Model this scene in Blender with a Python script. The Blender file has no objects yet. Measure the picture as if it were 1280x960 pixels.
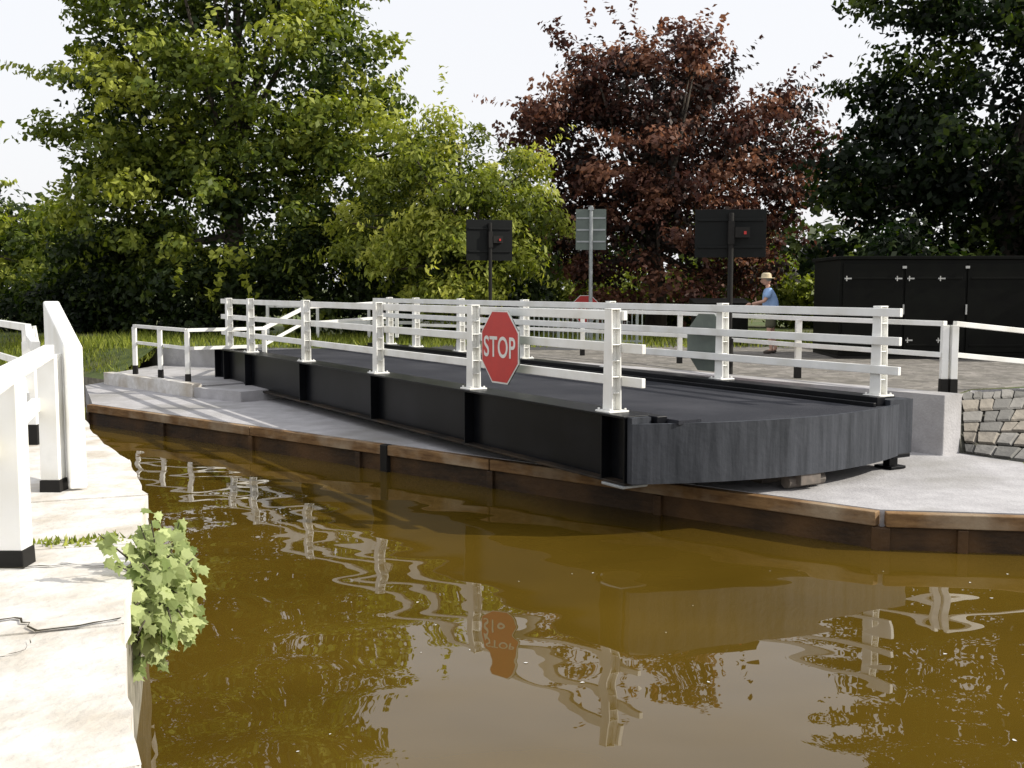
import bpy, bmesh, math, random
import numpy as np
from mathutils import Vector, Matrix
random.seed(3); rng=np.random.default_rng(7)
scene=bpy.context.scene
scene.view_settings.view_transform='Standard'; scene.view_settings.look='None'; scene.view_settings.exposure=0
col=scene.collection

# ------------------------------------------------------------ materials
def mat(name,c1,c2=None,rough=.7,scale=4,metal=0,bump=0,bscale=30,stretch=(1,1,1),c3=None,s3=.6,spec=.5,lo=.35,hi=.65):
    m=bpy.data.materials.new(name); m.use_nodes=True
    nt=m.node_tree; N=nt.nodes; L=nt.links; b=N['Principled BSDF']
    b.inputs['Roughness'].default_value=rough; b.inputs['Metallic'].default_value=metal
    b.inputs['Specular IOR Level'].default_value=spec
    tc=N.new('ShaderNodeTexCoord'); mp=N.new('ShaderNodeMapping'); mp.inputs['Scale'].default_value=stretch
    L.new(tc.outputs['Object'],mp.inputs['Vector'])
    if c2 is None: c2=tuple(x*.8 for x in c1)
    n=N.new('ShaderNodeTexNoise'); n.inputs['Scale'].default_value=scale; n.inputs['Detail'].default_value=8; n.inputs['Roughness'].default_value=.65
    L.new(mp.outputs[0],n.inputs['Vector'])
    r=N.new('ShaderNodeValToRGB'); r.color_ramp.elements[0].position=lo; r.color_ramp.elements[1].position=hi
    r.color_ramp.elements[0].color=(*c2,1); r.color_ramp.elements[1].color=(*c1,1)
    L.new(n.outputs['Fac'],r.inputs[0]); out=r.outputs[0]
    if c3 is not None:
        n3=N.new('ShaderNodeTexNoise'); n3.inputs['Scale'].default_value=s3; n3.inputs['Detail'].default_value=6
        L.new(tc.outputs['Object'],n3.inputs['Vector'])
        r3=N.new('ShaderNodeValToRGB'); r3.color_ramp.elements[0].position=.45; r3.color_ramp.elements[1].position=.68
        L.new(n3.outputs['Fac'],r3.inputs[0])
        mx=N.new('ShaderNodeMix'); mx.data_type='RGBA'
        L.new(r3.outputs[0],mx.inputs[0]); L.new(out,mx.inputs[6]); mx.inputs[7].default_value=(*c3,1)
        out=mx.outputs[2]
    L.new(out,b.inputs['Base Color'])
    if bump:
        nb=N.new('ShaderNodeTexNoise'); nb.inputs['Scale'].default_value=bscale; nb.inputs['Detail'].default_value=6
        L.new(tc.outputs['Object'],nb.inputs['Vector'])
        bp=N.new('ShaderNodeBump'); bp.inputs['Strength'].default_value=bump; bp.inputs['Distance'].default_value=.02
        L.new(nb.outputs['Fac'],bp.inputs['Height']); L.new(bp.outputs[0],b.inputs['Normal'])
    return m

def voro_mat(name,c1,c2,joint,scale=3,bump=.6,rough=.85,width=.06,st=(1,1,1)):
    m=mat(name,c1,c2,rough,2); nt=m.node_tree; N=nt.nodes; L=nt.links; b=N['Principled BSDF']
    tc=[x for x in N if x.type=='TEX_COORD'][0]
    nz=N.new('ShaderNodeTexNoise'); nz.inputs['Scale'].default_value=2
    L.new(tc.outputs['Object'],nz.inputs['Vector'])
    ad=N.new('ShaderNodeVectorMath'); ad.operation='MULTIPLY_ADD'; ad.inputs[1].default_value=(.25,.25,.25)
    mp=N.new('ShaderNodeMapping'); mp.inputs['Scale'].default_value=st; L.new(tc.outputs['Object'],mp.inputs[0])
    L.new(nz.outputs['Color'],ad.inputs[0]); L.new(mp.outputs[0],ad.inputs[2])
    v=N.new('ShaderNodeTexVoronoi'); v.feature='DISTANCE_TO_EDGE'; v.inputs['Scale'].default_value=scale
    L.new(ad.outputs[0],v.inputs['Vector'])
    v2=N.new('ShaderNodeTexVoronoi'); v2.inputs['Scale'].default_value=scale; L.new(ad.outputs[0],v2.inputs['Vector'])
    r=N.new('ShaderNodeValToRGB'); r.color_ramp.elements[0].position=0; r.color_ramp.elements[1].position=width
    L.new(v.outputs['Distance'],r.inputs[0])
    prev=b.inputs['Base Color'].links[0].from_socket
    hs=N.new('ShaderNodeHueSaturation'); 
    mr=N.new('ShaderNodeMapRange'); mr.inputs[3].default_value=.65; mr.inputs[4].default_value=1.25
    sx=N.new('ShaderNodeSeparateColor'); L.new(v2.outputs['Color'],sx.inputs[0]); L.new(sx.outputs[0],mr.inputs[0]); L.new(mr.outputs[0],hs.inputs['Value'])
    L.new(prev,hs.inputs['Color'])
    mx=N.new('ShaderNodeMix'); mx.data_type='RGBA'; mx.inputs[6].default_value=(*joint,1)
    L.new(r.outputs[0],mx.inputs[0]); L.new(hs.outputs[0],mx.inputs[7]); L.new(mx.outputs[2],b.inputs['Base Color'])
    bp=N.new('ShaderNodeBump'); bp.inputs['Strength'].default_value=bump; bp.inputs['Distance'].default_value=.04
    L.new(r.outputs[0],bp.inputs['Height']); L.new(bp.outputs[0],b.inputs['Normal'])
    return m

def leaf_mat(name,dark,light,trans=.35,rough=.55,mid=None):
    m=bpy.data.materials.new(name); m.use_nodes=True
    nt=m.node_tree; N=nt.nodes; L=nt.links; b=N['Principled BSDF']
    b.inputs['Roughness'].default_value=rough; b.inputs['Specular IOR Level'].default_value=.25
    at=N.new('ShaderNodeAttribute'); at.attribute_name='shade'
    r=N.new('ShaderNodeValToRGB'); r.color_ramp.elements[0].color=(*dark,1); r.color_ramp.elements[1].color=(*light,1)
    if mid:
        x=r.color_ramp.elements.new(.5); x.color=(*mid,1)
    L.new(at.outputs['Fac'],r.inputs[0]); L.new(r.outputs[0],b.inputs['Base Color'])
    t=N.new('ShaderNodeBsdfTranslucent'); 
    hs=N.new('ShaderNodeHueSaturation'); hs.inputs['Saturation'].default_value=1.15; hs.inputs['Value'].default_value=1.4
    L.new(r.outputs[0],hs.inputs['Color']); L.new(hs.outputs[0],t.inputs['Color'])
    ms=N.new('ShaderNodeMixShader'); ms.inputs[0].default_value=trans
    o=N['Material Output']
    L.new(b.outputs[0],ms.inputs[1]); L.new(t.outputs[0],ms.inputs[2]); L.new(ms.outputs[0],o.inputs['Surface'])
    return m

WHITE=mat('white_paint',(.86,.86,.84),(.78,.78,.76),.45,6,c3=(.70,.69,.64),s3=3)
BLACK=mat('black_paint',(.004,.0045,.006),(.0025,.003,.004),.33,5,c3=(.009,.0095,.012),s3=1.3,spec=.14)
FLANGE=mat('grimy_flange',(.03,.022,.016),(.01,.009,.008),.6,4,c3=(.05,.034,.02),s3=2,spec=.2)
BLACKFOOT=mat('black_foot',(.014,.013,.012),None,.6,spec=.2)
ASPH=mat('deck_surfacing',(.034,.036,.045),(.020,.021,.027),.9,60,bump=.5,bscale=120,c3=(.048,.049,.058),s3=.8,spec=.2)
FASCIA=mat('fascia_steel',(.062,.067,.080),(.020,.023,.029),.6,1.6,stretch=(6,6,.5),bump=.25,bscale=15,spec=.22,lo=.36,hi=.72)
CONC=mat('concrete',(.46,.45,.46),(.35,.34,.35),.85,3,bump=.4,bscale=30,c3=(.27,.26,.25),s3=.8)
CONCW=mat('pale_coping',(.72,.70,.68),(.56,.54,.50),.9,5,bump=.8,bscale=12,c3=(.46,.41,.34),s3=2.2)
WALLFACE=mat('wall_face',(.28,.26,.21),(.12,.11,.08),.9,6,bump=.5,bscale=12)
TIMBER=mat('fender_timber',(.26,.155,.07),(.12,.065,.03),.8,3,stretch=(1,1,6),bump=.4,bscale=20,c3=(.34,.27,.19),s3=1.6,spec=.2)
TIMBERW=mat('wet_timber',(.05,.028,.013),(.02,.012,.007),.6,3,stretch=(1,1,6),bump=.4,bscale=20,c3=(.10,.052,.02),s3=1.2,spec=.3)
GRASS=mat('grass_ground',(.10,.13,.03),(.05,.075,.018),.95,3,bump=1,bscale=25,c3=(.12,.11,.05),s3=.5)
PAVE=voro_mat('stone_paving',(.24,.22,.20),(.14,.13,.11),(.12,.11,.09),7,.4,width=.03)
MORTAR=mat('mortar',(.10,.095,.08),(.06,.06,.045),.95,8,bump=.5)
STONES=[mat('rough_stone_%s'%n,c,tuple(x*.6 for x in c),.9,5,bump=.9,bscale=11,c3=tuple(x*.75 for x in c),s3=2.5) for n,c in (('grey',(.25,.24,.225)),('buff',(.29,.26,.22)),('dark',(.17,.165,.155)))]
ROAD=mat('asphalt',(.075,.075,.078),(.05,.05,.05),.9,40,bump=.4,bscale=90)
BARK=mat('bark',(.08,.065,.05),(.04,.032,.025),.95,6,stretch=(1,1,.2),bump=.8,bscale=20)
RED=mat('sign_red',(.50,.025,.02),(.42,.02,.018),.4,3)
SIGNW=mat('sign_white',(.75,.74,.72),None,.45)
SIGNBACK=mat('sign_back_grey',(.12,.15,.13),(.09,.11,.10),.5,4)
POLE=mat('galvanised_pole',(.35,.37,.38),(.28,.3,.31),.45,8,metal=.4)
BOARD=mat('black_board',(.007,.008,.008),None,.5,spec=.15)
CABIN=mat('container_paint',(.005,.0055,.004),(.003,.003,.0025),.5,3,spec=.1)
STEEL=mat('bare_steel',(.5,.5,.48),None,.4,10,metal=.6)
FENCE=mat('fence_paint',(.34,.38,.36),None,.5)
RUST=mat('bearing_metal',(.16,.13,.11),(.08,.07,.06),.7,8)
CRACK=mat('crack_dirt',(.06,.05,.035),(.03,.03,.02),.95,20,spec=.1)

# water
W=bpy.data.materials.new('canal_water'); W.use_nodes=True
nt=W.node_tree; N=nt.nodes; L=nt.links; b=N['Principled BSDF']
b.inputs['Roughness'].default_value=.006; b.inputs['IOR'].default_value=1.5
tc=N.new('ShaderNodeTexCoord'); mp=N.new('ShaderNodeMapping'); mp.inputs['Scale'].default_value=(.9,1.25,1); mp.inputs['Rotation'].default_value=(0,0,.3)
L.new(tc.outputs['Object'],mp.inputs[0])
n1=N.new('ShaderNodeTexNoise'); n1.inputs['Scale'].default_value=1.25; n1.inputs['Detail'].default_value=0; n1.inputs['Distortion'].default_value=.2
n2=N.new('ShaderNodeTexNoise'); n2.inputs['Scale'].default_value=3.6; n2.inputs['Detail'].default_value=0
L.new(mp.outputs[0],n1.inputs[0]); L.new(mp.outputs[0],n2.inputs[0])
ma=N.new('ShaderNodeMath'); ma.operation='MULTIPLY_ADD'; ma.inputs[1].default_value=.06
L.new(n2.outputs['Fac'],ma.inputs[0]); L.new(n1.outputs['Fac'],ma.inputs[2])
bp=N.new('ShaderNodeBump'); bp.inputs['Strength'].default_value=1; bp.inputs['Distance'].default_value=.0115
L.new(ma.outputs[0],bp.inputs['Height']); L.new(bp.outputs[0],b.inputs['Normal'])
n4=N.new('ShaderNodeTexNoise'); n4.inputs['Scale'].default_value=.35; n4.inputs['Detail'].default_value=4
L.new(tc.outputs['Object'],n4.inputs[0])
r=N.new('ShaderNodeValToRGB'); r.color_ramp.elements[0].color=(.072,.044,.005,1); r.color_ramp.elements[1].color=(.102,.063,.008,1)
r.color_ramp.elements[0].position=.35; r.color_ramp.elements[1].position=.65
L.new(n4.outputs['Fac'],r.inputs[0]); L.new(r.outputs[0],b.inputs['Base Color'])

# ------------------------------------------------------------ mesh builder
class MB:
    def __init__(s): s.v=[]; s.f=[]; s.m=[]; s.mats=[]
    def mi(s,m):
        if m not in s.mats: s.mats.append(m)
        return s.mats.index(m)
    def add(s,vs,fs,m):
        o=len(s.v); s.v+= [tuple(v) for v in vs]; k=s.mi(m)
        for f in fs: s.f.append([i+o for i in f]); s.m.append(k)
    def box(s,x0,x1,y0,y1,z0,z1,m):
        vs=[(x0,y0,z0),(x1,y0,z0),(x1,y1,z0),(x0,y1,z0),(x0,y0,z1),(x1,y0,z1),(x1,y1,z1),(x0,y1,z1)]
        s.add(vs,[(0,3,2,1),(4,5,6,7),(0,1,5,4),(1,2,6,5),(2,3,7,6),(3,0,4,7)],m)
    def frust(s,cx,cy,z0,z1,a0,b0,a1,b1,m):
        vs=[(cx+sx*a/2,cy+sy*bb/2,z) for z,a,bb in((z0,a0,b0),(z1,a1,b1)) for sx,sy in((-1,-1),(1,-1),(1,1),(-1,1))]
        s.add(vs,[(0,3,2,1),(4,5,6,7),(0,1,5,4),(1,2,6,5),(2,3,7,6),(3,0,4,7)],m)
    def beam(s,p,q,w,h,m,up=(0,0,1)):
        p=Vector(p);q=Vector(q);d=(q-p).normalized();u=Vector(up);r=d.cross(u).normalized();u=r.cross(d)
        vs=[e+r*(a*w/2)+u*(c*h/2) for e in(p,q) for a,c in((-1,-1),(1,-1),(1,1),(-1,1))]
        s.add(vs,[(0,1,2,3),(7,6,5,4),(0,4,5,1),(1,5,6,2),(2,6,7,3),(3,7,4,0)],m)
    def tube(s,pts,rad,m,n=8,cap=True):
        pts=[Vector(p) for p in pts]; vs=[];fs=[]
        for i,p in enumerate(pts):
            d=(pts[min(i+1,len(pts)-1)]-pts[max(i-1,0)]).normalized()
            a=d.cross(Vector((0,1,.01)) if abs(d.y)<.9 else Vector((1,0,0))).normalized(); c=d.cross(a)
            rr=rad[i] if hasattr(rad,'__len__') else rad
            for k in range(n):
                t=2*math.pi*k/n; vs.append(p+a*rr*math.cos(t)+c*rr*math.sin(t))
        for i in range(len(pts)-1):
            for k in range(n):
                fs.append((i*n+k,i*n+(k+1)%n,(i+1)*n+(k+1)%n,(i+1)*n+k))
        if cap: fs.append(tuple(range(n-1,-1,-1))); fs.append(tuple((len(pts)-1)*n+k for k in range(n)))
        s.add(vs,fs,m)
    def prism(s,poly,z0,z1,m,mside=None):
        n=len(poly)
        zt=z1 if hasattr(z1,'__len__') else [z1]*n
        a=sum(poly[i][0]*poly[(i+1)%n][1]-poly[(i+1)%n][0]*poly[i][1] for i in range(n))
        if a<0: poly=poly[::-1]; zt=zt[::-1]
        vs=[(p[0],p[1],z0) for p in poly]+[(p[0],p[1],z) for p,z in zip(poly,zt)]
        s.add(vs,[tuple(range(n,2*n))],m)
        s.add(vs,[(i,(i+1)%n,n+(i+1)%n,n+i) for i in range(n)],mside or m)
    def obj(s,name,parent=None,bevel=0,smooth=False):
        me=bpy.data.meshes.new(name); me.from_pydata(s.v,[],s.f)
        for m in s.mats: me.materials.append(m)
        me.polygons.foreach_set('material_index',s.m)
        if smooth: me.polygons.foreach_set('use_smooth',[True]*len(s.f))
        me.update(); o=bpy.data.objects.new(name,me); col.objects.link(o)
        if parent: o.parent=parent
        if bevel:
            b=o.modifiers.new('b','BEVEL'); b.width=bevel; b.segments=2; b.limit_method='ANGLE'
        return o
def empty(name,loc=(0,0,0),rz=0):
    e=bpy.data.objects.new(name,None); e.location=loc; e.rotation_euler=(0,0,rz); col.objects.link(e); return e

# ------------------------------------------------------------ water & ground
m=MB(); m.add([(-120,-40,0),(120,-40,0),(120,60,0),(-120,60,0)],[(0,1,2,3)],W); m.obj('canal_water')
far=[(5.87,14.28),(2.2,19.2),(-2.5,24.8),(-4.8,25.6),(-9,27.5),(-13,33),(-22,36),(-100,40),(-900,300),(-900,1200),(900,1200),(900,30),(60,18),(12,16.8),(9,16.2),(6.5,15.2)]
m=MB(); m.prism(far,-1,1.12,GRASS,CONC); m.obj('grass_ground')
m=MB()
top=[(-9,27.5),(-13,33),(-22,36),(-100,40)]; bot=[(-9.4,25.2),(-13.5,29.5),(-22,32),(-100,35)]
vs=[(x,y,1.121) for x,y in top]+[(x,y,.4) for x,y in bot]+[(x,y,-.6) for x,y in bot]
m.add(vs,[(i,i+4,i+5,i+1) for i in range(3)],GRASS); m.add(vs,[(i+4,i+8,i+9,i+5) for i in range(3)],WALLFACE)
m.obj('grass_bank')
m=MB(); m.prism([(5.9,14.42),(2.3,19.25),(-2.3,24.7),(0,30),(4,30),(20,22),(14,17.4),(9,16.4),(6.55,15.35)],1.0,1.126,PAVE); m.obj('paved_path')
m=MB(); m.prism([(-2.2,25.2),(1.5,25.0),(9,45),(3,60),(-2,60),(3.5,45)],1.0,1.131,ROAD); m.obj('road')
# rough coursed stone slope at the right
m=MB()
vs=[(5.95,14.15,.385),(6.45,13.35,.385),(60,12.2,.385),(6.15,14.75,1.10),(9,16.25,1.10),(60,18.05,1.10)]
m.add(vs,[(0,1,4,3),(1,2,5,4)],MORTAR); m.add([(5.9,14.22,.3),(5.95,14.15,.4),(6.15,14.75,1.10),(5.87,14.28,1.10)],[(0,1,2,3)],MORTAR)
def slope_patch(b0,b1,t0,t1,courses,wmin,wmax):
    b0,b1,t0,t1=map(Vector,(b0,b1,t0,t1))
    def S_(u,v): return b0.lerp(b1,u).lerp(t0.lerp(t1,u),v)
    nrm=((b1-b0).cross(t0-b0)).normalized()
    if nrm.z<0: nrm=-nrm
    hv=[0]; 
    for i in range(courses): hv.append(hv[-1]+random.uniform(.75,1.25))
    hv=[h/hv[-1] for h in hv]
    for i in range(courses):
        v0,v1=hv[i],hv[i+1]; Lr=(S_(1,v0)-S_(0,v0)).length; u=0
        while u<1:
            w=random.uniform(wmin,wmax)/Lr; u1=min(1,u+w); g=.012
            gu=g/Lr; gv=g/.9
            c=[S_(u+gu,v0+gv),S_(u1-gu,v0+gv),S_(u1-gu,v1-gv),S_(u+gu,v1-gv)]
            c=[p+Vector((random.uniform(-.012,.012),random.uniform(-.012,.012),0)) for p in c]
            h=random.uniform(.02,.055)
            ctr=sum(c,Vector())/4
            topv=[p.lerp(ctr,.10)+nrm*(h+random.uniform(-.008,.008)) for p in c]
            m.add([*[p-nrm*.01 for p in c],*topv],[(4,5,6,7),(0,1,5,4),(1,2,6,5),(2,3,7,6),(3,0,4,7)],random.choice(STONES))
            u=u1
slope_patch((5.98,14.12,.39),(6.45,13.35,.39),(6.18,14.76,1.12),(9,16.25,1.12),6,.14,.30)
slope_patch((6.47,13.35,.39),(16,13.1,.39),(9.02,16.26,1.12),(18,16.9,1.12),8,.2,.5)
m.obj('stone_pitching')
ab=MB()
def wallstrip(mb,pts,w,z0,z1,m):
    for p,q in zip(pts[:-1],pts[1:]):
        d=(Vector(q)-Vector(p)).normalized(); n=Vector((-d.y,d.x))*w
        mb.prism([p,q,(q[0]+n.x,q[1]+n.y),(p[0]+n.x,p[1]+n.y)],z0,z1,m)
wallstrip(ab,[(5.95,14.2),(2.25,19.1)],.42,.2,1.17,CONC)
wallstrip(ab,[(2.24,19.11),(-2.5,24.72)],.42,.2,1.17,CONC)
ab.obj('abutment_wall',bevel=.015)
LZ=.38
ledge=[(-7.93,20.3),(3.64,10.52),(5.1,10.3),(60,9.6),(60,13.1),(9,13.7),(5.97,14.25),(2.2,19.3),(-2.5,24.9),(-4.8,25.7),(-9.2,27),(-9.6,24.2)]
m=MB(); m.prism(ledge,-1,LZ,CONC); 
m.obj('concrete_ledge')
m=MB()
def fender(p,q):
    p=Vector(p+(0,));q=Vector(q+(0,));d=(q-p).normalized();o=Vector((d.y,-d.x,0))
    if o.y>0:o=-o
    L_=(q-p).length; n=max(1,round(L_/5))
    for i in range(n):
        a=p+d*(L_*i/n+.01); c=p+d*(L_*(i+1)/n-.01)
        m.beam(a+o*.06+Vector((0,0,.305)),c+o*.06+Vector((0,0,.305)),.12,.14,TIMBER)
        m.beam(a+o*.035+Vector((0,0,.095)),c+o*.035+Vector((0,0,.095)),.06,.27,TIMBERW)
    for i in range(n*2+1):
        a=p+d*(L_*i/n/2); m.beam(a+o*.08+Vector((0,0,-.4)),a+o*.08+Vector((0,0,.225)),.07,.10,TIMBERW,up=d)
fender((-7.93,20.3),(3.64,10.5)); fender((3.66,10.49),(5.1,10.27)); fender((5.1,10.27),(25,10.0))
pp=Vector((-1.70,15.05,0)); m.beam(pp+Vector((-.06,-.08,-.3)),pp+Vector((-.06,-.08,.38)),.12,.14,BLACKFOOT,up=(.76,-.65,0))
m.obj('timber_fender',bevel=.01)
TZ=.60
m=MB()
m.prism([(-9.3,24.6),(-6.4,21.6),(-5.1,22.9),(-5,25.9),(-9,27.4)],.1,TZ,CONC)
wallstrip(m,[(-6.4,21.5),(-9.3,24.5)],-.22,.2,TZ+.05,CONCW)
m.prism([(-6.35,21.45),(-5.2,20.6),(-4.3,21.6),(-5.05,22.8)],.1,.58,CONC)
m.obj('concrete_terrace',bevel=.02)

# near quay
edge=[(1.6,-.4),(.2,.9),(-.75,2.2),(-1.24,3.4),(-1.83,4.9),(-2.3,6.5),(-2.77,8.03),(-3.5,9.7),(-4.4,11.3),(-5.4,13.4),(-6.45,15.6),(-8.2,18.1)]
quay=[(90,-3)]+edge+[(-12,19.6),(-90,26),(-90,-60),(90,-60)]
m=MB(); m.prism(quay,-1,.93,GRASS,WALLFACE)
inn=[]
for i,(x,y) in enumerate(edge):
    a=Vector(edge[max(i-1,0)]);c=Vector(edge[min(i+1,len(edge)-1)]);d=(c-a).normalized(); n=Vector((-d.y,d.x)); inn.append(Vector((x,y))+n*.8)
for i in range(len(edge)-1):
    p=Vector(edge[i]);q=Vector(edge[i+1]);d=(q-p); k=.012/d.length
    n=Vector((d.y,-d.x)).normalized()*.03
    a=p.lerp(q,k)+n;b2=p.lerp(q,1-k)+n;c=inn[i].lerp(inn[i+1],1-k);e=inn[i].lerp(inn[i+1],k)
    h=1.0+random.uniform(-.01,.01)
    M=9; rag=[]
    for j in range(M+1):
        pt=a.lerp(b2,j/M)
        if 0<j<M: pt=pt-n.normalized()*random.uniform(0,.035)
        rag.append(tuple(pt))
    m.prism(rag+[tuple(c),tuple(e)],.78,h,CONCW)
inner=[tuple(v+ (v-Vector(e)).normalized()*.02) for v,e in zip(inn,edge)]
m.prism(inner+[(-14,18),(-14,-5),(1.6,-5)],.8,.985,CONCW)
m.obj('quay_wall',bevel=.02)
m=MB()
def crack(pts,w,z=1.0135):
    P=[]
    for a,c in zip(pts[:-1],pts[1:]):
        for k in range(6):
            t=k/6; P.append((a[0]+(c[0]-a[0])*t+random.uniform(-.012,.012),a[1]+(c[1]-a[1])*t+random.uniform(-.02,.02)))
    vs=[];fs=[]
    for i,(x,y) in enumerate(P):
        ww=w*random.uniform(.3,1.3); vs+=[(x,y-ww,z),(x,y+ww,z)]
    for i in range(len(P)-1): fs.append((2*i,2*i+2,2*i+3,2*i+1))
    m.add(vs,fs,CRACK)
crack([(-1.83,4.95),(-2.15,4.78),(-2.35,4.98),(-2.62,4.85),(-2.75,5.0)],.012)
crack([(-2.15,4.78),(-2.1,4.5),(-2.2,4.35)],.006); crack([(-2.05,5.9),(-2.5,5.95),(-2.95,5.85)],.008)
m.obj('coping_cracks')

# ------------------------------------------------------------ swing bridge
BR=empty('swing_bridge',(1.061,11.39,0),math.radians(121))
YW=-3.78
g=MB()
X0,X1=-.42,14.6
def girder(y,sgn,posts):
    g.box(X0,X1,y-.16,y+.16,1.225,1.25,BLACK)
    g.box(X0,X1,y-.14,y+.14,.53,.555,FLANGE)
    g.box(X0,X1,y-.012,y+.012,.555,1.225,BLACK)
    for px in posts:
        g.box(px-.012,px+.012,y+.012,y+.14,.555,1.225,BLACK); g.box(px-.012,px+.012,y-.14,y-.012,.555,1.225,BLACK)
near=[0,3.03,6.05,9.2,12.4,13.9]; farp=[-.3,2.5,5.2,7.9,10.4,12.5,13.9]
girder(0,1,near+[X0+.02,X1-.02]); girder(YW,-1,farp+[X1-.02])
for x in np.arange(1,14.5,1.5): g.box(x-.05,x+.05,YW+.14,-.14,.70,1.0,BLACK)
g.box(X0,X1,YW+.165,-.165,1.0,1.06,BLACK)
g.obj('girders',BR,bevel=.004)
d=MB()
def endx(n): return -.50-.5*(1-((n-1.95)/2.1)**2)
K=16
ns=[ -.05+ (4.0)*i/K for i in range(K+1)]
poly=[(endx(n)+.06,-n) for n in ns if .17<n<3.6]
poly=[(endx(.17)+.06,-.17)]+poly+[(endx(3.61)+.06,-3.61),(14.55,-3.61),(14.55,-.17)]
d.prism(poly,1.062,1.165,ASPH)
d.obj('deck',BR)
f=MB()
ns=[-.12+(4.14)*i/24 for i in range(25)]
outer=[(endx(n),-n) for n in ns]; inn2=[(endx(n)+.055,-n) for n in ns]
for i in range(24):
    vs=[(*outer[i],.56),(*outer[i+1],.56),(*inn2[i+1],.56),(*inn2[i],.56),(*outer[i],1.18),(*outer[i+1],1.18),(*inn2[i+1],1.18),(*inn2[i],1.18)]
    f.add(vs,[(0,1,5,4),(4,5,6,7),(3,2,1,0),(2,3,7,6)],FASCIA)
f.add([(*outer[0],.56),(*outer[0],1.18),(*inn2[0],1.18),(*inn2[0],.56)],[(0,1,2,3)],FASCIA)
f.add([(*outer[-1],.56),(*outer[-1],1.18),(*inn2[-1],1.18),(*inn2[-1],.56)],[(3,2,1,0)],FASCIA)
f.box(-.50,-.425,-.13,.115,.56,1.24,FASCIA)
f.box(-.62,-.33,-4.02,-3.62,.58,1.235,FASCIA)
f.obj('end_fascia',BR)
k=MB()
k.box(-.55,14.5,-.30,-.17,1.166,1.245,BLACK); k.box(-.72,.4,-.62,-.31,1.166,1.215,ASPH)
k.box(-.55,14.5,-3.61,-3.47,1.166,1.27,BLACK); k.box(-.6,14.4,-3.40,-3.35,1.166,1.215,BLACK)
k.obj('deck_kerb',BR,bevel=.006)
def rails(y,posts,side,name,ext0,ext1,exttop):
    r=MB()
    for px in posts:
        r.box(px-.13,px+.13,y-.13,y+.13,1.251,1.272,WHITE)
        r.frust(px,y+.055,1.272,2.33,.17,.018,.12,.018,WHITE)
        r.frust(px,y-.055,1.272,2.33,.17,.018,.12,.018,WHITE)
        r.frust(px,y,1.272,2.33,.018,.092,.018,.092,WHITE)
        r.box(px-.062,px+.062,y-.066,y+.066,2.331,2.345,WHITE)
        for z in(1.45,1.62,1.79,1.96,2.13):
            r.box(px-.07,px+.07,y-.045,y+.045,z,z+.012,WHITE)
        for bx in(-.1,.1):
            for by in(-.1,.1): r.tube([(px+bx,y+by,1.272),(px+bx,y+by,1.295)],.014,WHITE,6)
    for z,e in((2.27,exttop),(1.93,ext0),(1.58,ext0)):
        yy=y+side*.066
        r.box(e,ext1,min(yy,yy+side*.05),max(yy,yy+side*.05),z-.05,z+.05,WHITE)
    return r.obj(name,BR,bevel=.006)
rails(0,near,-1,'near_railing',-.42,14.75,-.1)
rails(YW,farp,1,'far_railing',-.68,14.6,-.68)
u=MB()
u.tube([(8.5,-1.9,LZ-.02),(8.5,-1.9,.95)],.9,BLACK,24); u.tube([(8.5,-1.9,LZ),(8.5,-1.9,.5)],1.3,RUST,28)
u.box(13.2,14.4,-3.3,-.5,LZ+.01,.69,BLACK)
u.obj('pivot',BR)
u=MB()
u.box(-.45,-.15,-2.15,-1.75,LZ+.004,.5,RUST); u.box(-.38,-.22,-2.05,-1.85,.5,.7,RUST)
u.box(-.98,-.80,-2.1,-1.8,.44,.56,RUST); u.tube([(-.85,-2.25,.47),(-.85,-1.7,.47)],.07,RUST,12)
u.box(-.62,-.3,-4.0,-3.7,.53,.578,BLACK); u.box(-.5,-.4,-3.93,-3.78,.41,.53,BLACK); u.box(-.58,-.32,-3.98,-3.72,.385,.42,BLACK)
u.box(-.42,-.05,-.16,.17,.50,.528,POLE); 
u.obj('landing_jacks',BR,bevel=.006)

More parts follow.
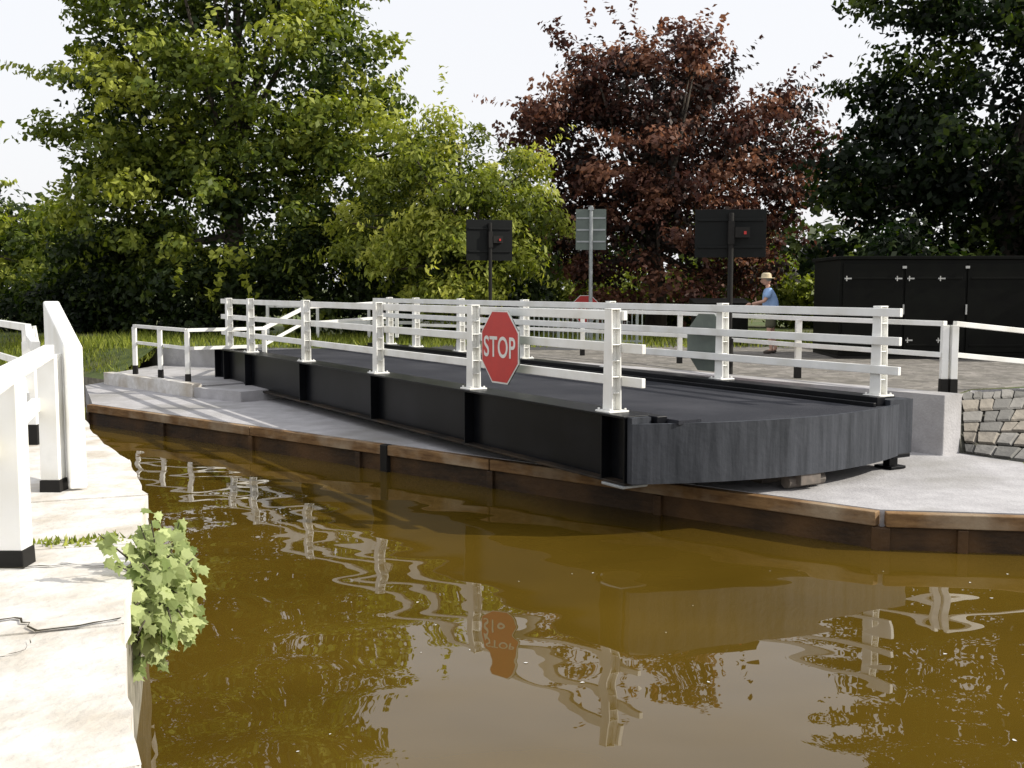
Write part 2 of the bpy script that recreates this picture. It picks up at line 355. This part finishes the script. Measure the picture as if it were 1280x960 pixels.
# ------------------------------------------------------------ stop signs
def octo(mb,R,y0,y1,m):
    vs=[];
    for y in(y0,y1):
        for i in range(8):
            t=math.radians(22.5+45*i); vs.append((R*math.cos(t),y,R*math.sin(t)))
    fs=[tuple(range(7,-1,-1)) if y0>y1 else tuple(range(8)),tuple(range(8,16)) if y0>y1 else tuple(range(15,7,-1))]
    fs+=[(i,(i+1)%8,8+(i+1)%8,8+i) for i in range(8)]
    mb.add(vs,fs,m)
def stop_sign(loc,rz,size,postdrop=None):
    e=empty('stop_sign',loc,rz); R=size/2/math.cos(math.radians(22.5))
    p=MB(); octo(p,R,.0,.012,SIGNBACK); octo(p,R*.995,-.004,-.0005,SIGNW); octo(p,R*.95,-.008,-.0045,RED)
    p.box(-.3*size,.3*size,.013,.035,.2*size,.25*size,SIGNBACK); p.box(-.3*size,.3*size,.013,.035,-.25*size,-.2*size,SIGNBACK)
    p.obj('octagon_plate',e)
    cu=bpy.data.curves.new('t','FONT'); cu.body='STOP'; cu.extrude=.004; cu.offset=.012; cu.space_character=1.05; cu.align_x='CENTER'; cu.align_y='CENTER'
    to=bpy.data.objects.new('t',cu); col.objects.link(to); bpy.context.view_layer.update()
    dg=bpy.context.evaluated_depsgraph_get(); me=bpy.data.meshes.new_from_object(to.evaluated_get(dg)); bpy.data.objects.remove(to)
    xs=[v.co.x for v in me.vertices]; ys=[v.co.y for v in me.vertices]
    w=max(xs)-min(xs);h=max(ys)-min(ys);cx=(max(xs)+min(xs))/2;cy=(max(ys)+min(ys))/2
    for v in me.vertices:
        x=(v.co.x-cx)/w*.84*size; z=(v.co.y-cy)/h*.29*size; v.co=(x,-.0105-v.co.z*.3,z)
    me.materials.clear(); me.materials.append(SIGNW); o=bpy.data.objects.new('lettering',me); col.objects.link(o); o.parent=e
    if postdrop:
        q=MB(); q.tube([(0,.05,-postdrop),(0,.05,.2)],.035,POLE,10); q.obj('post',e)
    return e
def bl(x,y,z):
    c,s=math.cos(math.radians(121)),math.sin(math.radians(121)); return (1.061+c*x-s*y,11.39+s*x+c*y,z)
stop_sign(bl(2.18,.10,1.84),math.radians(301),.90)
stop_sign(bl(2.95,YW-.10,1.76),math.radians(121),.84)
stop_sign((2.04,30,1.98),0,.76,.86)

# ------------------------------------------------------------ traffic light backs, road sign back
def light_board(loc,rz,w,h,zc,gz=1.12):
    e=empty('traffic_light',(loc[0],loc[1],0),rz); p=MB()
    p.box(-w/2,w/2,.06,.085,zc-h/2,zc+h/2,BOARD)
    for zz in(-.28,.28): p.box(-w*.46,w*.46,.03,.06,zc+zz*h-.02,zc+zz*h+.02,BOARD)
    for xx in(-.3,0,.3):
        p.tube([(xx*w,.085,zc),(xx*w,.2,zc)],.13,BOARD,16)
    p.tube([(0,0,gz),(0,0,zc+h*.42)],.045,BLACKFOOT,12); p.tube([(0,0,gz),(0,0,gz+.6)],.07,BLACKFOOT,12)
    p.obj('board_and_pole',e,bevel=.004)
    p=MB(); p.box(.06,.30,-.07,.055,zc-.07,zc+.10,BLACKFOOT); p.box(.2,.24,-.09,-.07,zc-.02,zc+.03,RED); p.box(-.05,.05,-.06,.05,zc-.18,zc+.2,BLACKFOOT)
    p.obj('control_box',e)
light_board((3.62,18.0),math.radians(-4),1.17,.79,3.46)
light_board((-.52,26),math.radians(18),1.15,.97,3.70)
e=empty('traffic_sign',(2.03,28,0),math.radians(-3)); p=MB()
p.box(-.39,.39,.05,.065,3.54,4.58,SIGNBACK)
for z in(3.75,4.05,4.35): p.box(-.37,.37,.03,.05,z-.02,z+.02,POLE)
p.tube([(0,0,1.12),(0,0,4.66)],.05,POLE,12); p.box(-.07,.07,-.06,.03,4.55,4.62,POLE); p.obj('plate_and_pole',e)

# ------------------------------------------------------------ bank railings
def bank_rail(pts,h,name,rails_=(0.0,-.42),foot=.2,post=.09,ext=None,rs=.07,rw=.035):
    e=empty(name); p=MB()
    for (x,y,z) in pts:
        p.frust(x,y,z,z+foot,post*1.15,post*1.15,post*1.1,post*1.1,BLACKFOOT)
        p.frust(x,y,z+foot+.001,z+h-.02,post,post,post,post,WHITE)
    path=[Vector(q) for q in pts]
    if ext:
        path=[Vector(ext[0])]+path if ext[0] else path
        path=path+[Vector(ext[1])] if ext[1] else path
    for dz in rails_:
        for a,c in zip(path[:-1],path[1:]):
            up=Vector((0,0,h+dz)); dd=(c-a).normalized(); r=dd.cross(Vector((0,0,1))).normalized()*(0 if dz==0 else -(post/2+rw/2+.003))
            p.beam(a+up+r,c+up+r,max(.075,rw) if dz==0 else rw,rs,WHITE)
    p.obj('posts_and_rails',e,bevel=.005); return e
bank_rail([(5.86,14.62,1.13),(4.56,17.2,1.13),(3.2,20.6,1.13),(1.5,23.0,1.13),(-1.2,25.6,1.13)],.95,'white_railing',ext=(None,(-2.2,26.4,1.13)))
bank_rail([(5.98,14.6,1.13),(9.2,15.6,.80),(12.5,16.4,.6)],.95,'white_railing')
bank_rail([(-8.6,24.6,TZ),(-7.6,23.3,TZ),(-6.65,22.1,TZ),(-5.3,23.1,TZ),(-4.9,25.6,1.0),(-2.9,27.2,1.12)],1.1,'white_railing',rails_=(0,-.38))
bank_rail([(-1.95,3.5,1),(-2.80,5.98,1),(-3.52,8.2,1)],1.08,'white_railing',rails_=(0,-.40),post=.14,rs=.10,rw=.06,foot=.10)
bank_rail([(-4.8,10.75,1),(-6.27,14.0,1),(-8.3,17.0,1)],1.05,'white_railing',rails_=(0,-.45),post=.12,ext=((-4.15,9.4,1),None),rs=.09)
m=MB()
vs=[(-3.46,8.12,1.02),(-4.12,9.30,1.55),(-4.12,9.30,2.45),(-3.46,8.12,2.12)]
n=Vector((.87,.5,0))*.13
vs=[(v[0]+n.x*.65,v[1]+n.y*.65,v[2]) for v in vs]+[(v[0]+n.x*1.65,v[1]+n.y*1.65,v[2]) for v in vs]
m.add(vs,[(0,3,2,1),(4,5,6,7),(0,1,5,4),(1,2,6,5),(2,3,7,6),(3,0,4,7)],WHITE)
m.obj('white_gate_panel',bevel=.015)

m=MB()
p=Vector((.2,27.4,1.13)); q=Vector((3.2,26.6,1.13)); 
for z in(.12,.95): m.beam(p+Vector((0,0,z)),q+Vector((0,0,z)),.04,.05,FENCE)
for i in range(26):
    c=p.lerp(q,i/25); rr=.035 if i%8==0 else .014; m.tube([c,c+Vector((0,0,1.0))],rr,FENCE,6)
m.obj('metal_fence')
m=MB()
p=Vector((-7,31,1.1)); q=Vector((-1,29.5,1.1))
for i in range(5):
    c=p.lerp(q,i/4); m.frust(c.x,c.y,1.1,2.1,.09,.09,.08,.08,WHITE)
for z in(.5,.95): m.beam(p+Vector((0,.06,z)),q+Vector((0,.06,z)),.03,.09,WHITE)
m.obj('timber_fence')
m=MB(); m.tube([(-12.6,28.9,.3),(-12.75,28.8,1.55)],.07,WHITE,8); m.obj('mooring_post')
m=MB(); m.prism([(4.6,27),(5.9,27),(5.9,27.8),(4.6,27.8)],1.1,2.15,CABIN); m.prism([(4.55,26.95),(5.95,26.95),(5.95,27.85),(4.55,27.85)],2.151,[2.19,2.19,2.3,2.3],CABIN); m.obj('control_cabinet',bevel=.02)

# ------------------------------------------------------------ container
e=empty('steel_container',(6.62,21.9,1.13),math.radians(-3)); p=MB()
Lc,Dc,Hc=5.0,2.3,2.0
p.box(0,Lc,0,Dc,.06,Hc,CABIN); p.box(-.05,Lc+.05,-.05,Dc+.05,Hc+.002,Hc+.07,CABIN); p.box(0,Lc,.02,Dc-.02,-.01,.058,BLACKFOOT)
for i in range(4):
    x0=.06+i*1.23; p.box(x0,x0+1.18,-.03,-.002,.14,Hc-.08,CABIN)
    p.box(x0+.06,x0+1.12,-.045,-.031,.25,.30,CABIN); p.box(x0+.06,x0+1.12,-.045,-.031,1.6,1.65,CABIN)
p.obj('body',e,bevel=.012)
p=MB()
for x in(.1,1.10,1.34,1.95,3.7,3.83,4.8):
    for z in(.38,1.62):
        p.box(x-.02,x+.12,-.052,-.046,z-.014,z+.014,STEEL); p.tube([(x+.02,-.05,z-.05),(x+.02,-.05,z+.05)],.013,STEEL,8)
for x in(1.26,2.5): p.box(x-.04,x+.04,-.06,-.031,1.82,1.87,STEEL); p.box(x-.015,x+.015,-.06,-.031,.9,1.1,STEEL)
p.obj('hinges',e)
e=empty('steel_container',(11.75,20.8,1.13),math.radians(-3)); p=MB()
p.box(0,3,0,2.2,.0,2.1,CABIN); p.box(-.05,3.05,-.05,2.25,2.102,2.17,CABIN); p.box(.06,1.4,-.03,-.002,.14,2.0,CABIN); p.box(1.46,2.9,-.03,-.002,.14,2.0,CABIN)
for z in(.4,1.7): p.box(.1,.28,-.05,-.031,z-.02,z+.02,STEEL)
p.obj('body',e,bevel=.012)

# ------------------------------------------------------------ foliage
def leafcloud(name,C,size,shade,m,parent=None,aspect=.55,droop=0,outn=None):
    n=len(C)
    a=rng.normal(size=(n,3)); 
    nn=rng.normal(size=(n,3))
    if outn is not None: nn=nn*.6+outn*.9
    nn[:,2]+=.35
    nn/=np.linalg.norm(nn,axis=1)[:,None]
    a[:,2]-=droop; a-=nn*np.sum(a*nn,axis=1)[:,None]; a/=np.linalg.norm(a,axis=1)[:,None]+1e-9
    bdir=np.cross(nn,a); s=size*rng.uniform(.6,1.35,n); s=s[:,None]
    fold=nn*s*.10
    V=np.stack([C-a*s*.5, C+bdir*s*aspect*.5+fold, C+a*s*.5, C-bdir*s*aspect*.5+fold],axis=1).reshape(-1,3)
    me=bpy.data.meshes.new(name); me.vertices.add(4*n); me.vertices.foreach_set('co',V.astype(np.float32).ravel())
    me.loops.add(4*n); me.loops.foreach_set('vertex_index',np.arange(4*n,dtype=np.int32))
    me.polygons.add(n); me.polygons.foreach_set('loop_start',np.arange(0,4*n,4,dtype=np.int32)); me.polygons.foreach_set('loop_total',np.full(n,4,dtype=np.int32))
    me.materials.append(m); at=me.attributes.new('shade','FLOAT','FACE'); at.data.foreach_set('value',np.clip(shade,0,1).astype(np.float32))
    me.update(); me.validate(); o=bpy.data.objects.new(name,me); col.objects.link(o)
    if parent: o.parent=parent
    return o
def tree(name,base,blobs,m,nclump=160,per=330,cr=.75,leaf=.2,trunk=.35,droop=0,shell=.55,flat=.6,aspect=.6,fill=.25,base_shade=.45,cs=.2):
    e=empty(name,(0,0,0)); B=np.array(blobs,float)
    vol=B[:,3]*B[:,4]*B[:,5]; pr=vol**.8; pr/=pr.sum()
    ctr=(B[:,:3]*pr[:,None]).sum(0)
    idx=rng.choice(len(B),nclump,p=pr); u=rng.normal(size=(nclump,3)); u/=np.linalg.norm(u,axis=1)[:,None]
    r=shell+(1.0-shell)*rng.random(nclump)**.6
    CC=B[idx,:3]+u*B[idx,3:6]*r[:,None]
    CR=cr*rng.uniform(.5,1.35,nclump); CS=base_shade+rng.normal(0,cs,nclump)
    cnt=(per*(CR/cr)**2*rng.uniform(.7,1.2,nclump)).astype(int)
    ii=np.repeat(np.arange(nclump),cnt); n=len(ii)
    v=rng.normal(size=(n,3)); v/=np.linalg.norm(v,axis=1)[:,None]; rad=rng.random(n)**.45
    off=v*rad[:,None]*CR[ii][:,None]; off[:,2]*=flat
    if droop: off[:,2]-= droop*.5*(off[:,0]**2+off[:,1]**2)/cr
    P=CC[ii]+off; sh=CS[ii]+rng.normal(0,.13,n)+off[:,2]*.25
    nf=int(n*fill); k=rng.choice(len(B),nf,p=pr); w=rng.normal(size=(nf,3)); w/=np.linalg.norm(w,axis=1)[:,None]
    PF=B[k,:3]+w*B[k,3:6]*(rng.random(nf)**.5*.8)[:,None]
    ns_=int(nclump*.9); j=rng.choice(nclump,ns_); dirs=(CC[j]-ctr); dirs/=np.linalg.norm(dirs,axis=1)[:,None]; dirs+=rng.normal(0,.35,size=dirs.shape)
    q=np.repeat(np.arange(ns_),22); tt=rng.random(len(q))
    PS=CC[j][q]+dirs[q]*(CR[j][q]*(.6+tt*1.1))[:,None]+rng.normal(0,.07,size=(len(q),3)); PS[:,2]-=droop*tt*.5
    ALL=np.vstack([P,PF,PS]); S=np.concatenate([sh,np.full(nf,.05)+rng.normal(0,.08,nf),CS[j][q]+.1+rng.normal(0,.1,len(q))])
    on=np.vstack([v,w,dirs[q]])
    keep=ALL[:,2]>base[2]+.05
    leafcloud('crown',ALL[keep],leaf,S[keep],m,e,aspect=aspect,droop=droop*2,outn=on[keep])
    tb=MB(); th=ctr[2]
    b0=Vector(base); top_=Vector((ctr[0],ctr[1],th+(B[:,2]+B[:,5]).max()*.25))
    pts=[b0,b0.lerp(top_,.15)+Vector((.1,0,0)),b0.lerp(top_,.45)+Vector((-.12,.1,0)),b0.lerp(top_,.75),top_]
    tb.tube(pts,[trunk*1.35,trunk,trunk*.8,trunk*.5,trunk*.15],BARK,10)
    for i in rng.choice(nclump,min(26,nclump),replace=False):
        c=Vector(CC[i]); t=random.uniform(.25,.8); s=b0.lerp(top_,t); mid=s.lerp(c,.5)+Vector((0,0,-.25)); r0=trunk*(1-t)*.55+.03
        tb.tube([s,mid,c],[r0,r0*.55,.02],BARK,6)
    tb.obj('trunk_and_limbs',e,smooth=True)
    return e
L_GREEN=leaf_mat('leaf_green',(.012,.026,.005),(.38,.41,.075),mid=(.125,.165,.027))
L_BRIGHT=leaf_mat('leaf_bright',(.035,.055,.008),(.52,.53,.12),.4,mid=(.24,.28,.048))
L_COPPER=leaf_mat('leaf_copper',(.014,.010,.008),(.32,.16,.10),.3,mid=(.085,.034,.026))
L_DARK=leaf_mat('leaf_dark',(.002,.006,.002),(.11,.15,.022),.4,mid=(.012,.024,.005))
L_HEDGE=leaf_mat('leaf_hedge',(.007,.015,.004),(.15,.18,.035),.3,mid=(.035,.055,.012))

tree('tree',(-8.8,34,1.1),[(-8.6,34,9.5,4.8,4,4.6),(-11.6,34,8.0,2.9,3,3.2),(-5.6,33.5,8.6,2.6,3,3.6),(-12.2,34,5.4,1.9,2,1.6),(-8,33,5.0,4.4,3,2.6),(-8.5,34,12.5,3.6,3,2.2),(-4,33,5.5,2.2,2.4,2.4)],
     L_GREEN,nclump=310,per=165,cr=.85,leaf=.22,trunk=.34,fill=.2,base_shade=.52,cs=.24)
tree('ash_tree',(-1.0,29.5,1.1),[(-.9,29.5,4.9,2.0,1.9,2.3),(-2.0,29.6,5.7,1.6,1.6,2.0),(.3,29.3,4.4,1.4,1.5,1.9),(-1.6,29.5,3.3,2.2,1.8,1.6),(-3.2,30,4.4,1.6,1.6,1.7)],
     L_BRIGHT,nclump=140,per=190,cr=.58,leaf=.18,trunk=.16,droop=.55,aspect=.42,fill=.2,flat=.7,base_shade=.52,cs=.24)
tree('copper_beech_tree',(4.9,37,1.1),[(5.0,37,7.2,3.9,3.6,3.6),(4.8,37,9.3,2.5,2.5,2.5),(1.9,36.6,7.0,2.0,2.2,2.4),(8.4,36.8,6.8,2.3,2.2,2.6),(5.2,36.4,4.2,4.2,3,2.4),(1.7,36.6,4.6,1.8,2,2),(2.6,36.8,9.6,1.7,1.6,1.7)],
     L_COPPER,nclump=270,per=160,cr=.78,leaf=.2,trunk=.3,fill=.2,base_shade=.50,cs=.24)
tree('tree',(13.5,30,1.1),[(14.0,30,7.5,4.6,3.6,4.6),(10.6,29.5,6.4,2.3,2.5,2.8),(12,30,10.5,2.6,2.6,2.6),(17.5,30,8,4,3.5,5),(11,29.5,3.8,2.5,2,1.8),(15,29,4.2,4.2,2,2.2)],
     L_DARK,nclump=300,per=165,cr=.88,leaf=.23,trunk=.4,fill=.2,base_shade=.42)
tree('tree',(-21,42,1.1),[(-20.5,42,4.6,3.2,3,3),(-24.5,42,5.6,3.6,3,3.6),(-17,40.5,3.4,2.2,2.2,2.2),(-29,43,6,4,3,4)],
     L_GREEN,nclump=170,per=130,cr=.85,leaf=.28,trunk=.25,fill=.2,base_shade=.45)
def hedge(name,line,m,h,w,n,per=240,cr=.6,leaf=.17,bs=.4):
    P=[];S=[];O=[]
    seg=[(Vector(a),Vector(b)) for a,b in zip(line[:-1],line[1:])]; Ls=np.array([(b-a).length for a,b in seg]); pr=Ls/Ls.sum()
    for i in range(n):
        a,b=seg[rng.choice(len(seg),p=pr)]; c=a.lerp(b,rng.random()); hh=h*(.75+.35*math.sin(c.x*.9)*.5+.2*rng.random())
        z=c.z+rng.random()**.8*hh; cc=np.array([c.x,c.y+rng.normal(0,w*.4),z]); r=cr*rng.uniform(.6,1.3); k=int(per*(r/cr)**2)
        v=rng.normal(size=(k,3)); v/=np.linalg.norm(v,axis=1)[:,None]
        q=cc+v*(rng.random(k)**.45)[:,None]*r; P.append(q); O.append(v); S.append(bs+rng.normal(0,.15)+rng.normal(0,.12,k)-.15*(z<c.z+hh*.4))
    P=np.vstack(P);S=np.concatenate(S);O=np.vstack(O); P[:,2]=np.maximum(P[:,2],1.0+rng.random(len(P))*.1)
    return leafcloud(name,P,leaf,S,m,outn=O)
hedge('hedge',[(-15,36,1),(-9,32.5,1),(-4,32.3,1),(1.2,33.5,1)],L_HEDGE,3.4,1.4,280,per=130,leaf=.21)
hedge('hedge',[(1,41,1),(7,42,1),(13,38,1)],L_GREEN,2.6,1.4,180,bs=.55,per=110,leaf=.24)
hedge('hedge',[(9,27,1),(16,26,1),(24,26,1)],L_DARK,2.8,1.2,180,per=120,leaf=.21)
hedge('distant_trees',[(-60,60,1),(-20,64,1),(20,66,1),(70,56,1)],L_HEDGE,6,3,380,per=70,cr=1.6,leaf=.7,bs=.5)
hedge('shrub',[(-12,34,.9),(-14,35,.9),(-17,36.5,.9)],L_DARK,2.0,1.0,80,per=130,leaf=.2)

def tufts(name,pts,h,m,sh=.5):
    P=np.array(pts); n=len(P); a=rng.uniform(0,2*math.pi,n); hh=h*rng.uniform(.4,1.3,n); w=.012+.01*rng.random(n)
    dx=np.cos(a);dy=np.sin(a); lean=rng.normal(0,.35,(n,2))*hh[:,None]
    V=np.zeros((n,3,3)); V[:,0]=P-np.stack([dx*w,dy*w,0*w],1); V[:,1]=P+np.stack([dx*w,dy*w,0*w],1); V[:,2]=P+np.stack([lean[:,0],lean[:,1],hh],1)
    me=bpy.data.meshes.new(name); me.from_pydata(V.reshape(-1,3).tolist(),[],np.arange(3*n).reshape(-1,3).tolist()); me.materials.append(m)
    at=me.attributes.new('shade','FLOAT','FACE'); at.data.foreach_set('value',np.clip(rng.normal(sh,.2,n),0,1).astype(np.float32))
    o=bpy.data.objects.new(name,me); col.objects.link(o); return o
pts=[]
for _ in range(12000):
    x=rng.uniform(-12,9); y=rng.uniform(26,33)
    pts.append((x,y,1.1))
for _ in range(8000):
    t=rng.random(); s=rng.random(); x0=-9.2-13*t; y0=25.4+7*min(1,t*1.6)+rng.random()*.2; pts.append((x0+.2*s,y0+2.6*s,.42+.68*s*.9))
tufts('grass_tufts',pts,.22,L_BRIGHT,.4)
pts=[]
for cx,cy,nn_ in((-2.75,6.5,110),(-2.5,6.6,50)):
    for _ in range(nn_): pts.append((cx+rng.normal(0,.12),cy+rng.normal(0,.05),.99))
for _ in range(250):
    t=rng.random(); pts.append((6.5+3*t+rng.normal(0,.1),13.33-.06*t+rng.normal(0,.04),.39))
tufts('weeds',pts,.045,L_BRIGHT,.4)

# sycamore plant on the near wall
e=empty('wall_plant',(0,0,0)); sp=MB(); lv=[];lf=[];ls=[]
shape=[(0,0),(.16,.10),(.34,.05),(.30,.24),(.46,.40),(.26,.46),(.22,.66),(.10,.70),(0,1.0),(-.10,.70),(-.22,.66),(-.26,.46),(-.46,.40),(-.30,.24),(-.34,.05),(-.16,.10)]
root=Vector((-2.18,6.05,.74))
for sidx in range(46):
    tip=root+Vector((rng.uniform(.0,.34),rng.uniform(-.5,.3),rng.uniform(-.38,.55)))
    mid=root.lerp(tip,.5)+Vector((.09,0,.06)); sp.tube([root,mid,tip],[.008,.006,.003],BARK,5)
    for k in range(13):
        t=.25+.75*k/12; p=(root.lerp(mid,t*2) if t<.5 else mid.lerp(tip,t*2-1))+Vector(rng.normal(0,.035,3))
        nrm=Vector((rng.normal(.45,.35),rng.normal(-.4,.35),rng.normal(.6,.3))).normalized(); a=Vector((rng.normal(.3,.5),rng.normal(-.2,.4),-.7)); a=(a-nrm*a.dot(nrm)).normalized(); c=nrm.cross(a); s=rng.uniform(.07,.13)
        o=len(lv)
        for (x,y) in shape: lv.append(tuple(p+c*x*s+a*y*s-nrm*(abs(x)*.35+.25*y*y)*s))
        lf.append(list(range(o,o+16))); ls.append(.55+rng.normal(0,.25))
me=bpy.data.meshes.new('leaves'); me.from_pydata(lv,[],lf); L_PLANT=leaf_mat('leaf_plant',(.10,.15,.03),(.5,.56,.26),.35); me.materials.append(L_PLANT)
at=me.attributes.new('shade','FLOAT','FACE'); at.data.foreach_set('value',np.clip(ls,0,1).astype(np.float32))
o=bpy.data.objects.new('leaves',me); col.objects.link(o); o.parent=e; sp.obj('stems',e)

m=MB()
for _ in range(30):
    x=rng.uniform(-1.5,5.5); y=rng.uniform(5.6,10); s=rng.uniform(.006,.018); a=rng.uniform(0,6)
    m.add([(x+s*math.cos(a+t)*(1 if i%2 else .6),y+s*math.sin(a+t)*(1 if i%2 else .6),.004) for i,t in enumerate((0,1.2,2.5,3.8,5))],[(0,1,2,3,4)],SIGNW)
m.obj('floating_debris')

# ------------------------------------------------------------ man
SK=mat('skin',(.50,.30,.22),(.45,.26,.19),.55,8); SHIRT=mat('shirt_blue',(.30,.45,.72),(.24,.38,.64),.85,5); SHORT=mat('shorts_olive',(.10,.10,.06),(.07,.07,.045),.9,5)
HAT=mat('straw_hat',(.60,.52,.36),(.5,.42,.28),.85,30); HAIR=mat('grey_hair',(.25,.23,.2),None,.8,20); SHOE=mat('shoe',(.06,.045,.035),None,.7); EYE=mat('eye',(.03,.02,.02),None,.3)
man=empty('man',(5.68,23.7,1.126),math.radians(172)); man.scale=(1.06,1.06,.99)
def skin(name,V,E,R,m,sub=2):
    me=bpy.data.meshes.new(name); me.from_pydata(V,E,[]); o=bpy.data.objects.new(name,me); col.objects.link(o); o.parent=man
    md=o.modifiers.new('s','SKIN'); sv=me.skin_vertices[0].data
    for i,r_ in enumerate(R): sv[i].radius=(r_,r_) if not hasattr(r_,'__len__') else r_
    sv[0].use_root=True; md.use_smooth_shade=True
    o.modifiers.new('ss','SUBSURF').levels=sub; o.modifiers['ss'].render_levels=sub
    me.materials.append(m); return o
Vb=[(0,0,.92),(.02,0,1.12),(.05,0,1.34),(.07,0,1.46),(.09,0,1.54),
 (.06,.17,1.40),(.16,.24,1.16),(.42,.20,1.10),
 (.06,-.17,1.40),(.13,-.24,1.15),(.38,-.22,1.04),
 (.0,.09,.86),(.05,.10,.48),(-.01,.10,.09),(.10,.11,.035),
 (.0,-.09,.86),(-.03,-.10,.48),(-.12,-.10,.10),(-.01,-.11,.035)]
Eb=[(0,1),(1,2),(2,3),(3,4),(2,5),(5,6),(6,7),(2,8),(8,9),(9,10),(0,11),(11,12),(12,13),(13,14),(0,15),(15,16),(16,17),(17,18)]
Rb=[(.12,.13),(.12,.13),(.12,.15),.06,.055,.055,.042,.028,.055,.042,.028,.085,.058,.038,.04,.085,.058,.038,.04]
skin('body',Vb,Eb,Rb,SK)
Vs=[(0,0,.90),(.01,0,1.0),(.03,0,1.2),(.05,0,1.36),(.07,0,1.44),(.06,.18,1.39),(.13,.232,1.22),(.06,-.18,1.39),(.11,-.232,1.21)]
skin('shirt',Vs,[(0,1),(1,2),(2,3),(3,4),(3,5),(5,6),(3,7),(7,8)],[(.15,.18),(.155,.18),(.15,.18),(.135,.17),(.075,.08),.085,.075,.085,.075],SHIRT)
Vt=[(0,0,.98),(0,0,.88),(.01,.095,.78),(.045,.10,.55),(.01,-.095,.78),(-.025,-.10,.55)]
skin('shorts',Vt,[(0,1),(1,2),(2,3),(1,4),(4,5)],[(.14,.16),(.13,.16),.11,.105,.11,.105],SHORT)
skin('shoe_1',[(-.03,.10,.05),(.06,.11,.045),(.16,.11,.03)],[(0,1),(1,2)],[.045,.05,.035],SHOE); skin('shoe_2',[(-.14,-.10,.05),(-.05,-.11,.045),(.05,-.11,.03)],[(0,1),(1,2)],[.045,.05,.035],SHOE)
bm=bmesh.new(); bmesh.ops.create_uvsphere(bm,u_segments=24,v_segments=18,radius=1)
for v in bm.verts:
    x,y,z=v.co; 
    w=.075*(1-.22*max(0,-z)); X=x*.098; 
    if z<0 and x>0: X+=.012*(-z)
    if x>.75 and abs(y)<.22 and -.35<z<.12: X+=.022
    if x>.7 and .12<abs(y)<.5 and .0<z<.25: X-=.008
    if abs(y)>.93 and abs(z)<.25: w+=.012
    v.co=(X,y*w,z*.122)
me=bpy.data.meshes.new('head'); bm.to_mesh(me); bm.free(); me.materials.append(SK); me.polygons.foreach_set('use_smooth',[True]*len(me.polygons))
o=bpy.data.objects.new('head',me); col.objects.link(o); o.parent=man; o.location=(.12,0,1.63); o.rotation_euler=(0,math.radians(12),0)
p=MB()
for y in(-.03,.03): p.tube([(.202,y,1.632),(.210,y,1.630)],.010,EYE,8)
p.box(.205,.212,-.022,.022,1.568,1.574,EYE); p.obj('eyes_and_mouth',man)
p=MB(); cx=.115
p.tube([(cx,0,1.665),(cx,0,1.672),(cx,0,1.675)],[.175,.170,.10],HAT,24); p.tube([(cx,0,1.672),(cx,0,1.70),(cx,0,1.76),(cx,0,1.785)],[.108,.106,.095,.06],HAT,24); p.obj('sun_hat',man,smooth=False)
p=MB(); p.tube([(cx-.012,0,1.60),(cx-.012,0,1.67)],[.080,.10],HAIR,18); p.obj('hair',man)
def hand(w,dirx,nm,flip):
    w=Vector(w);dx=Vector(dirx).normalized(); sd=Vector((0,flip,0))
    V=[tuple(w-dx*.01),tuple(w+dx*.04),tuple(w+dx*.08)]; E=[(0,1),(1,2)]; R=[(.022,.026),(.018,.038),(.014,.038)]
    for i,(o_,ln) in enumerate(((.028,.07),(.01,.08),(-.01,.075),(-.028,.058))):
        b0=w+dx*.085+sd*o_; V+= [tuple(b0),tuple(b0+dx*ln*.5-Vector((0,0,.012))),tuple(b0+dx*ln*.8-Vector((0,0,.04)))]; k=len(V)-3; E+=[(2,k),(k,k+1),(k+1,k+2)]; R+=[.010,.009,.008]
    b0=w+dx*.03+sd*.035; V+=[tuple(b0),tuple(b0+dx*.03+sd*.02-Vector((0,0,.01))),tuple(b0+dx*.055+sd*.02-Vector((0,0,.03)))]; k=len(V)-3; E+=[(1,k),(k,k+1),(k+1,k+2)]; R+=[.012,.011,.009]
    skin(nm,V,E,R,SK,1)
hand((.43,.20,1.10),(.9,-.05,-.2),'hand_1',-1); hand((.39,-.22,1.035),(.9,.05,-.3),'hand_2',1)

# ------------------------------------------------------------ light
el=math.radians(33); az=math.radians(96)
S=Vector((math.sin(az)*math.cos(el),math.cos(az)*math.cos(el),math.sin(el)))
sd=bpy.data.lights.new('sun','SUN'); sd.energy=5; sd.angle=math.radians(.5); sd.color=(1,.95,.84)
so=bpy.data.objects.new('sun',sd); so.rotation_euler=S.to_track_quat('Z','Y').to_euler(); col.objects.link(so)
w=bpy.data.worlds.new('World'); scene.world=w; w.use_nodes=True; nt=w.node_tree; bg=nt.nodes['Background']
sk=nt.nodes.new('ShaderNodeTexSky'); sk.sky_type='NISHITA'; sk.sun_disc=False; sk.sun_elevation=el; sk.sun_rotation=az; sk.dust_density=4; sk.air_density=1.2; sk.ozone_density=1
mx=nt.nodes.new('ShaderNodeMix'); mx.data_type='RGBA'; mx.inputs[0].default_value=.8; mx.inputs[7].default_value=(9.2,9.2,9.45,1)
nt.links.new(sk.outputs[0],mx.inputs[6]); nt.links.new(mx.outputs[2],bg.inputs[0]); bg.inputs[1].default_value=.12

cd=bpy.data.cameras.new('camera'); co=bpy.data.objects.new('camera',cd); col.objects.link(co); co.location=(0,0,2.56); co.rotation_euler=(math.radians(90-5.08),0,0)
cd.sensor_width=36; cd.lens=37.97; cd.clip_end=3000; cd.clip_start=.05; scene.camera=co
